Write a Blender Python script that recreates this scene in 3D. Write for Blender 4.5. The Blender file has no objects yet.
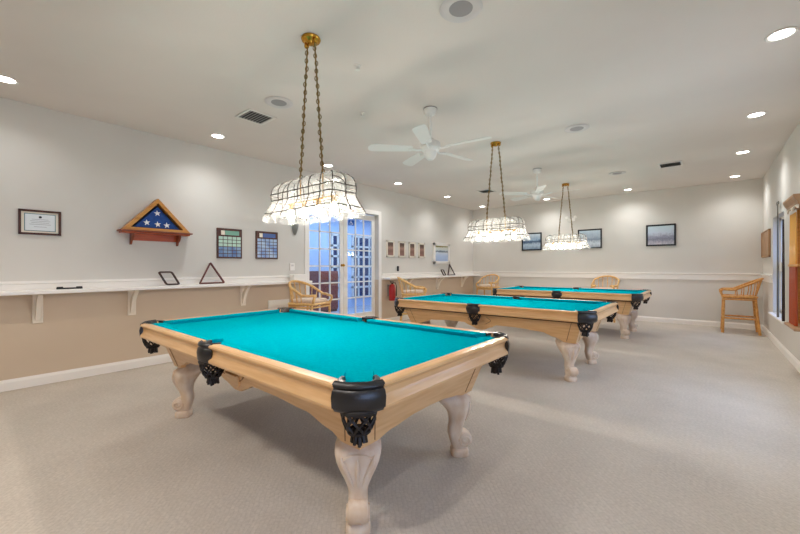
import bpy, bmesh, math, random
from mathutils import Vector, Matrix
random.seed(7)
PI = math.pi
scene = bpy.context.scene
COL = scene.collection
R = math.radians

# ------------------------------------------------------------------ dimensions
W, D, H = 6.49, 10.308, 3.05           # room: left wall X=0, right wall X=W, far wall Y=D
YF = -3.2                              # wall behind the camera
CAM = Vector((5.6036, 0.0, 1.2836))
YAW, ROLL, FPX = R(39.776), R(.114), 366.9

# ------------------------------------------------------------------ materials
def lin(c):
    out = []
    for v in c[:3]:
        v /= 255.0
        out.append(v/12.92 if v <= .04045 else ((v+.055)/1.055)**2.4)
    return (*out, 1.0)

def newmat(name):
    m = bpy.data.materials.new(name); m.use_nodes = True
    nt = m.node_tree
    for n in list(nt.nodes): nt.nodes.remove(n)
    out = nt.nodes.new('ShaderNodeOutputMaterial')
    return m, nt, out

def mat(name, c, rough=.6, metal=0.0, c2=None, scale=8.0, stretch=(1, 1, 1), bump=0.0, bscale=None,
        spec=.4, coat=0.0, detail=3.0, sheen=0.0, thresh=(.35, .65)):
    m, nt, out = newmat(name)
    b = nt.nodes.new('ShaderNodeBsdfPrincipled')
    nt.links.new(b.outputs[0], out.inputs[0])
    b.inputs['Base Color'].default_value = lin(c)
    b.inputs['Roughness'].default_value = rough
    b.inputs['Metallic'].default_value = metal
    b.inputs['Specular IOR Level'].default_value = spec
    b.inputs['Coat Weight'].default_value = coat
    b.inputs['Sheen Weight'].default_value = sheen
    if c2 or bump:
        tc = nt.nodes.new('ShaderNodeTexCoord')
        mp = nt.nodes.new('ShaderNodeMapping'); mp.inputs['Scale'].default_value = stretch
        nt.links.new(tc.outputs['Object'], mp.inputs[0])
    if c2:
        n = nt.nodes.new('ShaderNodeTexNoise'); n.inputs['Scale'].default_value = scale
        n.inputs['Detail'].default_value = detail
        nt.links.new(mp.outputs[0], n.inputs['Vector'])
        r = nt.nodes.new('ShaderNodeValToRGB')
        r.color_ramp.elements[0].position = thresh[0]; r.color_ramp.elements[1].position = thresh[1]
        r.color_ramp.elements[0].color = lin(c); r.color_ramp.elements[1].color = lin(c2)
        nt.links.new(n.outputs[0], r.inputs[0]); nt.links.new(r.outputs[0], b.inputs['Base Color'])
    if bump:
        n2 = nt.nodes.new('ShaderNodeTexNoise'); n2.inputs['Scale'].default_value = bscale or scale*4
        n2.inputs['Detail'].default_value = 4
        nt.links.new(mp.outputs[0], n2.inputs['Vector'])
        bp = nt.nodes.new('ShaderNodeBump'); bp.inputs['Strength'].default_value = bump
        bp.inputs['Distance'].default_value = .01
        nt.links.new(n2.outputs[0], bp.inputs['Height']); nt.links.new(bp.outputs[0], b.inputs['Normal'])
    return m

def emis(name, c, s):
    m, nt, out = newmat(name)
    e = nt.nodes.new('ShaderNodeEmission'); e.inputs[0].default_value = lin(c); e.inputs[1].default_value = s
    nt.links.new(e.outputs[0], out.inputs[0]); return m

def glassy(name, tint, gloss=.08, rough=.03):
    m, nt, out = newmat(name)
    t = nt.nodes.new('ShaderNodeBsdfTransparent'); t.inputs[0].default_value = lin(tint)
    g = nt.nodes.new('ShaderNodeBsdfGlossy'); g.inputs['Roughness'].default_value = rough
    mx = nt.nodes.new('ShaderNodeMixShader'); mx.inputs[0].default_value = gloss
    nt.links.new(t.outputs[0], mx.inputs[1]); nt.links.new(g.outputs[0], mx.inputs[2])
    nt.links.new(mx.outputs[0], out.inputs[0]); return m

def carpet_mat():
    m, nt, out = newmat('carpet')
    L = nt.links.new
    b = nt.nodes.new('ShaderNodeBsdfPrincipled'); b.inputs['Roughness'].default_value = .95
    b.inputs['Specular IOR Level'].default_value = .1
    L(b.outputs[0], out.inputs[0])
    tc = nt.nodes.new('ShaderNodeTexCoord')
    # woven lattice: two sets of slightly wandering short bars
    mp = nt.nodes.new('ShaderNodeMapping'); mp.inputs['Scale'].default_value = (1, 1, 1); mp.inputs['Rotation'].default_value = (0, 0, R(45))
    L(tc.outputs['Object'], mp.inputs[0])
    ck = nt.nodes.new('ShaderNodeTexBrick'); ck.inputs['Scale'].default_value = 11
    ck.inputs['Mortar Size'].default_value = .035; ck.inputs['Mortar Smooth'].default_value = .6
    ck.inputs['Color1'].default_value = (.62, .62, .62, 1); ck.inputs['Color2'].default_value = (.40, .40, .40, 1)
    ck.inputs['Mortar'].default_value = (.2, .2, .2, 1)
    nz = nt.nodes.new('ShaderNodeTexNoise'); nz.inputs['Scale'].default_value = 7; nz.inputs['Detail'].default_value = 3
    L(tc.outputs['Object'], nz.inputs['Vector'])
    va = nt.nodes.new('ShaderNodeVectorMath'); va.operation = 'SCALE'; va.inputs['Scale'].default_value = .06
    L(nz.outputs['Color'], va.inputs[0])
    vb = nt.nodes.new('ShaderNodeVectorMath'); vb.operation = 'ADD'
    L(mp.outputs[0], vb.inputs[0]); L(va.outputs[0], vb.inputs[1]); L(vb.outputs[0], ck.inputs['Vector'])
    n1 = nt.nodes.new('ShaderNodeTexNoise'); n1.inputs['Scale'].default_value = 55; n1.inputs['Detail'].default_value = 5
    n1.inputs['Roughness'].default_value = .7
    L(tc.outputs['Object'], n1.inputs['Vector'])
    n2 = nt.nodes.new('ShaderNodeTexNoise'); n2.inputs['Scale'].default_value = 1.6; n2.inputs['Detail'].default_value = 2
    L(tc.outputs['Object'], n2.inputs['Vector'])
    m1 = nt.nodes.new('ShaderNodeMath'); m1.operation = 'MULTIPLY_ADD'; m1.inputs[1].default_value = .28
    L(ck.outputs['Color'], m1.inputs[0])
    ms = nt.nodes.new('ShaderNodeMath'); ms.operation = 'MULTIPLY'; ms.inputs[1].default_value = .62
    L(n1.outputs[0], ms.inputs[0]); L(ms.outputs[0], m1.inputs[2])
    m2 = nt.nodes.new('ShaderNodeMath'); m2.operation = 'MULTIPLY_ADD'; m2.inputs[1].default_value = .35
    L(n2.outputs[0], m2.inputs[0]); L(m1.outputs[0], m2.inputs[2])
    r = nt.nodes.new('ShaderNodeValToRGB')
    r.color_ramp.elements[0].position = .32; r.color_ramp.elements[1].position = .85
    r.color_ramp.elements[0].color = lin((168, 159, 148)); r.color_ramp.elements[1].color = lin((210, 201, 190))
    L(m2.outputs[0], r.inputs[0]); L(r.outputs[0], b.inputs['Base Color'])
    bp = nt.nodes.new('ShaderNodeBump'); bp.inputs['Strength'].default_value = .25; bp.inputs['Distance'].default_value = .005
    L(m1.outputs[0], bp.inputs['Height']); L(bp.outputs[0], b.inputs['Normal'])
    return m

def pane_mat():
    """hand-made wavy lamp glass: clear with whitish seedy streaks"""
    m, nt, out = newmat('wavy_lamp_glass')
    L = nt.links.new
    tc = nt.nodes.new('ShaderNodeTexCoord')
    mp = nt.nodes.new('ShaderNodeMapping'); mp.inputs['Scale'].default_value = (1, 1, .55)
    L(tc.outputs['Object'], mp.inputs[0])
    n = nt.nodes.new('ShaderNodeTexNoise'); n.inputs['Scale'].default_value = 17; n.inputs['Detail'].default_value = 2.5
    n.inputs['Distortion'].default_value = 1.6
    L(mp.outputs[0], n.inputs['Vector'])
    r = nt.nodes.new('ShaderNodeValToRGB')
    r.color_ramp.elements[0].position = .40; r.color_ramp.elements[1].position = .62
    r.color_ramp.elements[0].color = (.05, .05, .05, 1); r.color_ramp.elements[1].color = (.42, .42, .42, 1)
    L(n.outputs[0], r.inputs[0])
    t = nt.nodes.new('ShaderNodeBsdfTransparent'); t.inputs[0].default_value = (.97, .98, .97, 1)
    tl = nt.nodes.new('ShaderNodeBsdfTranslucent'); tl.inputs[0].default_value = (.22, .23, .23, 1)
    df = nt.nodes.new('ShaderNodeBsdfDiffuse'); df.inputs[0].default_value = (.55, .57, .57, 1)
    a = nt.nodes.new('ShaderNodeMixShader'); a.inputs[0].default_value = .45
    L(tl.outputs[0], a.inputs[1]); L(df.outputs[0], a.inputs[2])
    g = nt.nodes.new('ShaderNodeBsdfGlossy'); g.inputs['Roughness'].default_value = .12
    bp = nt.nodes.new('ShaderNodeBump'); bp.inputs['Strength'].default_value = .5; bp.inputs['Distance'].default_value = .01
    L(n.outputs[0], bp.inputs['Height']); L(bp.outputs[0], g.inputs['Normal'])
    c = nt.nodes.new('ShaderNodeMixShader'); c.inputs[0].default_value = .15
    L(a.outputs[0], c.inputs[1]); L(g.outputs[0], c.inputs[2])
    d = nt.nodes.new('ShaderNodeMixShader')
    L(r.outputs[0], d.inputs[0]); L(t.outputs[0], d.inputs[1]); L(c.outputs[0], d.inputs[2])
    L(d.outputs[0], out.inputs[0])
    return m

def picture_mat(name, stops, scale=3.0, stretch=(1, 1, 1), mixn=.45, axis=2, zlo=0.0, zhi=1.0, detail=6):
    """a printed picture: colour bands by height, broken up by noise"""
    m, nt, out = newmat(name)
    L = nt.links.new
    b = nt.nodes.new('ShaderNodeBsdfPrincipled'); b.inputs['Roughness'].default_value = .35
    L(b.outputs[0], out.inputs[0])
    tc = nt.nodes.new('ShaderNodeTexCoord')
    sp = nt.nodes.new('ShaderNodeSeparateXYZ'); L(tc.outputs['Generated'], sp.inputs[0])
    mp = nt.nodes.new('ShaderNodeMapping'); mp.inputs['Scale'].default_value = stretch
    L(tc.outputs['Generated'], mp.inputs[0])
    n = nt.nodes.new('ShaderNodeTexNoise'); n.inputs['Scale'].default_value = scale; n.inputs['Detail'].default_value = detail
    L(mp.outputs[0], n.inputs['Vector'])
    ma = nt.nodes.new('ShaderNodeMath'); ma.operation = 'MULTIPLY_ADD'; ma.inputs[1].default_value = mixn
    ma.inputs[2].default_value = -mixn*.5
    L(n.outputs[0], ma.inputs[0])
    ad = nt.nodes.new('ShaderNodeMath'); ad.operation = 'ADD'
    L(sp.outputs[axis], ad.inputs[0]); L(ma.outputs[0], ad.inputs[1])
    r = nt.nodes.new('ShaderNodeValToRGB')
    e = r.color_ramp.elements
    e[0].position, e[0].color = stops[0][0], lin(stops[0][1])
    e[1].position, e[1].color = stops[-1][0], lin(stops[-1][1])
    for p, c in stops[1:-1]:
        q = e.new(p); q.color = lin(c)
    L(ad.outputs[0], r.inputs[0]); L(r.outputs[0], b.inputs['Base Color'])
    return m

M = dict(
    wall=mat('wall_paint', (214, 210, 203), .85, c2=(210, 206, 199), scale=1.2, bump=.04, bscale=180, spec=.2),
    wall_tan=mat('tan_lower_wall', (206, 188, 166), .85, c2=(202, 184, 162), scale=1.2, bump=.04, bscale=180, spec=.2),
    ceil=mat('ceiling_paint', (226, 218, 211), .9, c2=(221, 213, 206), scale=.9, bump=.10, bscale=70, spec=.15),
    white=mat('white_trim_paint', (236, 232, 226), .4, spec=.4),
    fanwhite=mat('fan_white_enamel', (226, 226, 222), .3, spec=.5),
    carpet=carpet_mat(),
    felt=mat('teal_felt', (0, 164, 182), .95, c2=(0, 156, 174), scale=60, bump=.05, bscale=300, spec=0),
    wood=mat('pale_maple', (226, 184, 132), .36, c2=(214, 168, 114), scale=7, stretch=(.5, 6, 6), spec=.5, coat=.35),
    wood_end=mat('pale_maple_end_grain', (226, 184, 132), .36, c2=(214, 168, 114), scale=7, stretch=(6, .5, 6), spec=.5, coat=.35),
    pickle=mat('pickled_carved_wood', (228, 212, 194), .5, c2=(212, 186, 158), scale=14, stretch=(1, 1, .4), spec=.35, bump=.15, bscale=30),
    groove=mat('dark_groove_line', (150, 112, 74), .6),
    leather=mat('black_leather', (24, 22, 24), .32, spec=.6, bump=.1, bscale=160),
    net=mat('dark_leather_cord', (30, 24, 22), .55),
    slate=mat('slate_underside', (88, 60, 36), .8),
    hole=mat('pocket_lining', (14, 12, 12), .8),
    brass=mat('polished_brass', (206, 156, 62), .22, metal=1.0),
    brassdk=mat('aged_brass_chain', (142, 118, 70), .35, metal=1.0),
    wire=mat('dark_wire', (64, 56, 50), .45, metal=.6),
    glass=pane_mat(),
    bulb=emis('lamp_bulb', (255, 243, 228), 330.0),
    lens=emis('downlight_lens', (255, 250, 240), 14.0),
    trim=mat('downlight_trim', (226, 222, 216), .35),
    rattan=mat('honey_rattan', (214, 158, 88), .4, c2=(190, 130, 62), scale=26, spec=.4, coat=.1),
    rattanpale=mat('pale_rattan', (226, 186, 124), .42, c2=(206, 160, 96), scale=26, spec=.4, coat=.1),
    cushion=mat('cream_cushion', (226, 208, 190), .9, c2=(216, 194, 174), scale=30, spec=.1),
    darkwood=mat('dark_mahogany', (84, 44, 30), .35, c2=(58, 30, 22), scale=12, stretch=(1, 4, 1)),
    rackwood=mat('dark_brown_rack', (62, 40, 34), .35),
    rackred=mat('reddish_brown_rack', (98, 44, 36), .35),
    oak=mat('honey_oak', (206, 146, 70), .38, c2=(186, 122, 52), scale=10, stretch=(1, .3, 4)),
    cherry=mat('orange_cherry', (190, 88, 40), .35, c2=(168, 72, 32), scale=10, stretch=(1, .3, 4)),
    mahog=mat('shelf_mahogany', (128, 62, 34), .35),
    flagblue=mat('flag_blue', (28, 62, 128), .8, c2=(36, 78, 148), scale=18, bump=.15, bscale=40),
    star=mat('star_white', (238, 236, 232), .7),
    black=mat('black_satin', (22, 22, 24), .4),
    framebk=mat('black_frame', (34, 38, 44), .35),
    cream=mat('cream_frame', (232, 222, 206), .6),
    paper=mat('certificate_paper', (222, 228, 232), .6),
    ink=mat('faded_ink', (170, 172, 178), .7),
    tealmat=mat('teal_line_mat', (92, 134, 140), .6),
    plate_g=mat('pale_green_name_plate', (176, 206, 190), .3, spec=.6),
    plate_b=mat('blue_name_plate', (120, 152, 186), .3, c2=(70, 104, 160), scale=9, spec=.6),
    plate_d=mat('deep_blue_name_plate', (96, 134, 196), .3, c2=(160, 186, 216), scale=7, spec=.6),
    plate_w=mat('white_name_plate', (230, 222, 206), .4),
    plate_t=mat('green_title_plate', (118, 168, 148), .3),
    plate_n=mat('navy_title_plate', (66, 96, 160), .3),
    greymetal=mat('grey_metal', (140, 142, 140), .4, metal=.5),
    louver=mat('grey_louver', (168, 166, 162), .5, metal=.3),
    spk=mat('speaker_grille', (150, 146, 146), .6),
    spkring=mat('speaker_ring', (206, 200, 198), .45),
    red=mat('extinguisher_red', (176, 26, 30), .3, coat=.4),
    cabinet=mat('tan_cabinet_wood', (176, 136, 98), .45, c2=(160, 120, 84), scale=8),
    cuelight=mat('cue_shaft_maple', (226, 168, 78), .3, coat=.4),
    cuebutt=mat('cue_butt_red_brown', (166, 66, 18), .3, coat=.5),
    cuedark=mat('cue_butt_dark', (40, 24, 22), .3, coat=.5),
    bridge=mat('bridge_metal', (120, 116, 104), .35, metal=.7),
    pane=glassy('door_pane', (238, 244, 250), .07, .02),
    panedark=glassy('dusk_pane', (64, 82, 112), .12, .05),
    sunwall=mat('sunroom_wall', (190, 210, 238), .8),
    sunfloor=mat('sunroom_floor', (170, 184, 204), .6),
    navypane=mat('night_window_pane', (22, 52, 96), .15, spec=.6),
    redwood=mat('red_brown_cabinet', (142, 74, 62), .45),
    signblue=mat('sign_blue', (18, 84, 170), .4),
    signwhite=mat('sign_white', (235, 240, 245), .4),
)
M['extbackdrop'] = mat('slate_blue_backdrop', (74, 92, 116), .7)
M['extground'] = mat('dusk_ground', (96, 100, 96), .9)
M['pic_a'] = picture_mat('harbour_print', [(0, (150, 160, 176)), (.25, (196, 206, 216)), (.45, (112, 128, 150)), (.55, (150, 166, 186)), (1, (190, 210, 222))], 4, (3, 1, 1.5))
M['pic_b'] = picture_mat('pier_print', [(0, (190, 186, 196)), (.3, (120, 122, 140)), (.45, (150, 154, 172)), (.6, (186, 196, 212)), (1, (186, 208, 216))], 5, (3, 1, 1.5))
M['pic_c'] = picture_mat('shore_print', [(0, (120, 140, 164)), (.3, (176, 196, 214)), (.5, (60, 84, 116)), (.6, (140, 166, 192)), (1, (206, 220, 230))], 4, (2.4, 1, 1.5))
M['pic_small'] = picture_mat('brown_photo', [(0, (150, 112, 100)), (.35, (118, 82, 72)), (.6, (164, 128, 112)), (.75, (92, 66, 56)), (1, (80, 60, 50))], 6, (1, 2, 2))
M['poster'] = picture_mat('sky_poster', [(0, (158, 178, 214)), (.35, (176, 196, 228)), (.55, (206, 216, 230)), (.62, (70, 86, 104)), (.7, (196, 206, 210)), (.88, (214, 214, 200)), (.93, (150, 140, 70)), (1, (140, 128, 60))], 4, (1, 2, 1.2), .18)

# ------------------------------------------------------------------ mesh helpers
class MB:
    def __init__(s): s.bm = bmesh.new()
    def face(s, vs):
        try: return s.bm.faces.new(vs)
        except ValueError: return None
    def grid(s, rings, closed=True, cap=True):
        """rings: list of lists of Vectors, skinned in order"""
        V = [[s.bm.verts.new(p) for p in r] for r in rings]
        n = len(V[0])
        for a, b in zip(V[:-1], V[1:]):
            for i in range(n if closed else n-1):
                j = (i+1) % n
                s.face([a[i], a[j], b[j], b[i]])
        if cap and closed:
            s.face(list(reversed(V[0]))); s.face(V[-1])
        return s
    def box(s, a, b, bev=0.0):
        x0, x1 = sorted((a[0], b[0])); y0, y1 = sorted((a[1], b[1])); z0, z1 = sorted((a[2], b[2]))
        e = min(bev, (x1-x0)*.45, (y1-y0)*.45, (z1-z0)*.45)
        def ring(z, k):
            return [Vector((x0+k, y0+k, z)), Vector((x1-k, y0+k, z)), Vector((x1-k, y1-k, z)), Vector((x0+k, y1-k, z))]
        if e > 0:
            def oct(z, k):
                return [Vector(p) for p in ((x0+e, y0+k, z), (x1-e, y0+k, z), (x1-k, y0+e, z), (x1-k, y1-e, z), (x1-e, y1-k, z), (x0+e, y1-k, z), (x0+k, y1-e, z), (x0+k, y0+e, z))]
            rs = [oct(z0, e*.9), oct(z0+e, 0), oct(z1-e, 0), oct(z1, e*.9)]
        else:
            rs = [ring(z0, 0), ring(z1, 0)]
        return s.grid(rs)
    def tube(s, pts, r, n=8, closed=False):
        pts = [Vector(p) for p in pts]; m = len(pts)
        rr = r if isinstance(r, (list, tuple)) else [r]*m
        rings = []; prev = None
        for i, p in enumerate(pts):
            if closed: t = pts[(i+1) % m]-pts[i-1]
            else: t = pts[min(i+1, m-1)]-pts[max(i-1, 0)]
            t.normalize()
            if prev is None:
                u = t.orthogonal().normalized()
            else:
                u = prev-t*prev.dot(t)
                u = u.normalized() if u.length > 1e-6 else t.orthogonal().normalized()
            prev = u; v = t.cross(u)
            rings.append([p+(u*math.cos(2*PI*k/n)+v*math.sin(2*PI*k/n))*rr[i] for k in range(n)])
        if closed:
            rings.append(rings[0])
            V = [[s.bm.verts.new(p) for p in q] for q in rings[:-1]]; V.append(V[0])
            best = 0
            for a, b in zip(V[:-1], V[1:]):
                off = 0
                if b is V[0]:
                    off = min(range(n), key=lambda o: sum((a[k].co-b[(k+o) % n].co).length for k in range(n)))
                for i in range(n):
                    j = (i+1) % n
                    s.face([a[i], a[j], b[(j+off) % n], b[(i+off) % n]])
            return s
        return s.grid(rings)
    def lathe(s, prof, c=(0, 0, 0), n=24, ax='z'):
        c = Vector(c); rings = []
        for r, z in prof:
            r = max(r, 1e-4)
            ring = []
            for k in range(n):
                a = 2*PI*k/n
                if ax == 'z': p = Vector((r*math.cos(a), r*math.sin(a), z))
                elif ax == 'x': p = Vector((z, r*math.cos(a), r*math.sin(a)))
                else: p = Vector((r*math.sin(a), z, r*math.cos(a)))
                ring.append(c+p)
            rings.append(ring)
        return s.grid(rings)
    def sphere(s, c, r, n=12, sc=(1, 1, 1)):
        rings = []
        for i in range(n//2+1):
            t = PI*i/(n//2)
            rr = max(math.sin(t), 1e-3)*r
            rings.append([Vector(c)+Vector((rr*math.cos(2*PI*k/n)*sc[0], rr*math.sin(2*PI*k/n)*sc[1], -math.cos(t)*r*sc[2])) for k in range(n)])
        return s.grid(rings)
    def prism(s, poly, lo, hi, ax):
        """poly in the two other axes, extruded along ax (0/1/2)"""
        def P(u, v, w):
            return Vector((w, u, v)) if ax == 0 else Vector((u, w, v)) if ax == 1 else Vector((u, v, w))
        return s.grid([[P(u, v, lo) for u, v in poly], [P(u, v, hi) for u, v in poly]])
    def build(s, name, m, parent=None, smooth=True, angle=35, loc=None):
        bm = s.bm
        bmesh.ops.remove_doubles(bm, verts=bm.verts, dist=1e-5)
        bmesh.ops.recalc_face_normals(bm, faces=bm.faces)
        bmesh.ops.triangulate(bm, faces=[f for f in bm.faces if len(f.verts) > 4])
        bm.normal_update()
        if smooth:
            for f in bm.faces: f.smooth = True
            for e in bm.edges:
                if len(e.link_faces) == 2: e.smooth = e.calc_face_angle(0) < R(angle)
        me = bpy.data.meshes.new(name)
        if loc is not None:
            bmesh.ops.translate(bm, verts=bm.verts, vec=-Vector(loc))
        bm.to_mesh(me); bm.free()
        me.materials.append(M[m] if isinstance(m, str) else m)
        o = bpy.data.objects.new(name, me); COL.objects.link(o)
        if loc is not None: o.location = loc
        if parent: o.parent = parent
        return o

def tag(o, label=None, cat=None, group=None, kind=None):
    if label: o['label'] = label
    if cat: o['category'] = cat
    if group: o['group'] = group
    if kind: o['kind'] = kind
    return o
def thing(name, loc, label, cat, group=None, rz=0):
    o = bpy.data.objects.new(name, None); COL.objects.link(o)
    o.location = loc; o.rotation_euler = (0, 0, rz); o.empty_display_size = .1
    return tag(o, label, cat, group)
def struct(mb, name, m, parent=None, smooth=False):
    o = mb.build(name, m, parent, smooth)
    if not parent: o['kind'] = 'structure'
    return o
def copy_tree(o, parent=None):
    c = o.copy(); COL.objects.link(c)
    if parent:
        c.parent = parent; c.matrix_parent_inverse = o.matrix_parent_inverse.copy()
    for ch in [x for x in bpy.data.objects if x.parent == o]: copy_tree(ch, c)
    return c
def light(name, typ, loc, energy, color, parent=None, **kw):
    l = bpy.data.lights.new(name, typ); l.energy = energy; l.color = color
    for k, v in kw.items(): setattr(l, k, v)
    o = bpy.data.objects.new(name, l); COL.objects.link(o); o.location = loc
    if parent: o.parent = parent
    return o

# ------------------------------------------------------------------ camera
cd = bpy.data.cameras.new('camera'); cam = bpy.data.objects.new('camera', cd); COL.objects.link(cam)
cd.sensor_width = 36; cd.lens = FPX/800*36; cd.clip_start = .05
fw = Vector((-math.sin(YAW), math.cos(YAW), 0)); ri = Vector((math.cos(YAW), math.sin(YAW), 0)); up = Vector((0, 0, 1))
cx = ri*math.cos(ROLL)-up*math.sin(ROLL); cy = ri*math.sin(ROLL)+up*math.cos(ROLL)
mm = Matrix((cx, cy, -fw)).transposed().to_4x4(); mm.translation = CAM
cam.matrix_world = mm
scene.camera = cam

# ------------------------------------------------------------------ room shell
T = .15
struct(MB().box((-T, YF-T, -.1), (W+T, D+T, 0)), 'floor', 'carpet')
struct(MB().box((-T, YF-T, H), (W+T, D+T, H+.1)), 'ceiling', 'ceil')
DY0, DY1, DZ = 4.10, 5.98, 2.44                       # french door opening in the left wall
SPL = 1.0                                             # left wall is tanner below this height
def left_wall(z0, z1, name, m):
    b = MB()
    b.box((-T, YF, z0), (0, DY0, z1)); b.box((-T, DY1, z0), (0, D, z1))
    if z1 > DZ: b.box((-T, DY0, DZ), (0, DY1, z1))
    return struct(b, name, m)
wl = left_wall(SPL, H, 'wall_left', 'wall')
struct(MB().box((-T, YF, 0), (0, DY0, SPL)).box((-T, DY1, 0), (0, D, SPL)), 'wall_left_lower', 'wall_tan')
struct(MB().box((-T, D, 0), (W+T, D+T, H)), 'wall_back', 'wall')
struct(MB().box((-T, YF-T, 0), (W+T, YF, H)), 'wall_front', 'wall')
# right wall with three window openings (the far one is in view)
WZ0, WZ1 = .50, 2.10
WINS = [(7.75, 8.88), (3.5, 5.4), (-.9, 1.1)]
b = MB(); ys = YF
for y0, y1 in sorted(WINS):
    b.box((W, ys, 0), (W+T, y0, H)); b.box((W, y0, 0), (W+T, y1, WZ0)); b.box((W, y0, WZ1), (W+T, y1, H)); ys = y1
b.box((W, ys, 0), (W+T, D, H))
struct(b, 'wall_right', 'wall')

for i, (y0, y1) in enumerate(WINS):
    f = MB(); X = W+.09
    f.box((X, y0, WZ0), (X+.05, y0+.05, WZ1)); f.box((X, y1-.05, WZ0), (X+.05, y1, WZ1))
    f.box((X, y0, WZ0), (X+.05, y1, WZ0+.06)); f.box((X, y0, WZ1-.05), (X+.05, y1, WZ1))
    f.box((X-.01, y0, 1.20), (X+.05, y1, 1.35))
    w = struct(f, 'window_%d' % (i+1), 'white')
    MB().box((X+.02, y0+.04, WZ0+.05), (X+.026, y1-.04, WZ1-.04)).build('pane', 'pane', w, False)
    MB().box((W-.06, y0-(.36 if i == 0 else .05), WZ0-.03), (W+.09 if i else W+.0, y1+.05, WZ0), .006).build('sill', 'white', w)

struct(MB().box((W+T+.02, 12.6, -.1), (W+6, 12.8, 3.4)), 'backdrop_exterior', 'extbackdrop')  # added backdrop that darkens the window view while sky lights the reveal
struct(MB().box((W+T, -4, -.2), (W+6, 12.6, -.1)), 'ground', 'extground')

# trim: baseboards and the chair rail that runs round the room
def base_prof(mb, a, b_, nrm):
    (x0, y0), (x1, y1) = a, b_
    nx, ny = nrm
    prof = [(0, 0), (.018, 0), (.018, .085), (.012, .1), (.006, .115), (0, .115)]
    r1 = [Vector((x0+nx*d, y0+ny*d, z)) for d, z in prof]; r2 = [Vector((x1+nx*d, y1+ny*d, z)) for d, z in prof]
    return mb.grid([r1, r2])
b = MB(); base_prof(b, (0, YF), (0, DY0-.09), (1, 0)); base_prof(b, (0, DY1+.09), (0, D), (1, 0)); struct(b, 'baseboard_left', 'white')
struct(base_prof(MB(), (0, D), (W, D), (0, -1)), 'baseboard_back', 'white')
struct(base_prof(MB(), (W, D), (W, YF), (-1, 0)), 'baseboard_right', 'white')
def rail_prof(mb, a, b_, nrm):
    (x0, y0), (x1, y1) = a, b_
    nx, ny = nrm
    prof = [(0, .995), (.022, .995), (.022, 1.105), (.034, 1.115), (.034, 1.14), (0, 1.14)]
    r1 = [Vector((x0+nx*d, y0+ny*d, z)) for d, z in prof]; r2 = [Vector((x1+nx*d, y1+ny*d, z)) for d, z in prof]
    return mb.grid([r1, r2])
b = MB(); rail_prof(b, (0, YF), (0, DY0-.09), (1, 0)); rail_prof(b, (0, DY1+.09), (0, D), (1, 0)); struct(b, 'trim_1', 'white')
struct(rail_prof(MB(), (0, D), (W, D), (0, -1)), 'trim_2', 'white')
b = MB(); rail_prof(b, (W, D), (W, 8.96), (-1, 0)); struct(b, 'trim_3', 'white')
# door casing
b = MB(); cw = .085
b.box((0, DY0-cw, 0), (.02, DY0, DZ+cw), .004); b.box((0, DY1, 0), (.02, DY1+cw, DZ+cw), .004); b.box((0, DY0, DZ), (.02, DY1, DZ+cw), .004)
struct(b, 'trim_4', 'white')

# french doors: two leaves of 3 x 6 panes
def leaf(n, y0, y1, cols, knob_y):
    x0, x1 = -.150, -.105
    g0, g1 = cols[0], cols[-1]; zt, zb = 2.31, .30
    f = MB()
    f.box((x0, y0, .01), (x1, g0, DZ-.015), .003); f.box((x0, g1, .01), (x1, y1, DZ-.015), .003)
    f.box((x0, g0, zt), (x1, g1, DZ-.015)); f.box((x0, g0, .01), (x1, g1, zb))
    for yy in cols[1:-1]: f.box((x0+.008, yy-.012, zb), (x1-.008, yy+.012, zt))
    for k in range(1, 6):
        z = zb+(zt-zb)*k/6; f.box((x0+.008, g0, z-.012), (x1-.008, g1, z+.012))
    o = struct(f, 'door_%d' % n, 'white')
    MB().box((-.131, g0, zb), (-.126, g1, zt)).build('pane', 'pane', o, False)
    if knob_y:
        MB().lathe([(.001, 0), (.026, 0), (.026, .006), (.011, .01), (.011, .035), (.026, .045), (.03, .06), (.022, .074), (.001, .078)], (x1, knob_y, 1.32), 16, 'x').build('door_knob', 'brass', o)
    return o
leaf(1, DY0+.005, 5.045, [4.205, 4.455, 4.705, 4.955], 4.998)
dl = leaf(2, 5.055, DY1-.005, [5.16, 5.40, 5.64, 5.885], None)

# ------------------------------------------------------------------ hallway beyond the glass doors
SX = -3.2
struct(MB().box((SX-.1, 2.4, -.1), (-T, D+.6, 0)), 'floor_hallway', 'sunfloor')
struct(MB().box((SX-.1, 2.4, 2.9), (-T, D+.6, 3.0)), 'ceiling_hallway', 'sunwall')
struct(MB().box((SX-.1, 2.4, 0), (SX, D+.6, 2.9)), 'wall_hallway', 'sunwall')
struct(MB().box((SX, 2.3, 0), (-T, 2.4, 2.9)), 'wall_hallway_near', 'sunwall')
struct(MB().box((SX, D+.6, 0), (-T, D+.7, 2.9)), 'wall_hallway_far', 'sunwall')
def gridwin(name, y0, y1, z0, z1, nc, nr):
    f = MB(); x = SX
    for k in range(nc+1):
        y = y0+(y1-y0)*k/nc; f.box((x, y-.03, z0), (x+.05, y+.03, z1))
    for k in range(nr+1):
        z = z0+(z1-z0)*k/nr; f.box((x, y0-.03, z-.03), (x+.05, y1+.03, z+.03))
    o = struct(f, name, 'white')
    MB().box((x+.01, y0, z0), (x+.02, y1, z1)).build('pane', 'navypane', o, False)
gridwin('door_3', 7.30, 7.52, .3, 2.28, 1, 6)
gridwin('door_4', 8.15, 9.15, .3, 2.28, 4, 6)
cb = thing('cabinet', (-2.9, 6.75, 0), 'low red-brown wooden cabinet in the blue-lit hallway behind the glass doors', 'cabinet')
MB().box((-.24, -.36, .06), (.22, .36, 1.17), .008).build('body', 'redwood', cb)
MB().box((-.22, -.34, 0), (.2, .34, .06)).build('plinth', 'darkwood', cb)
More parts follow.
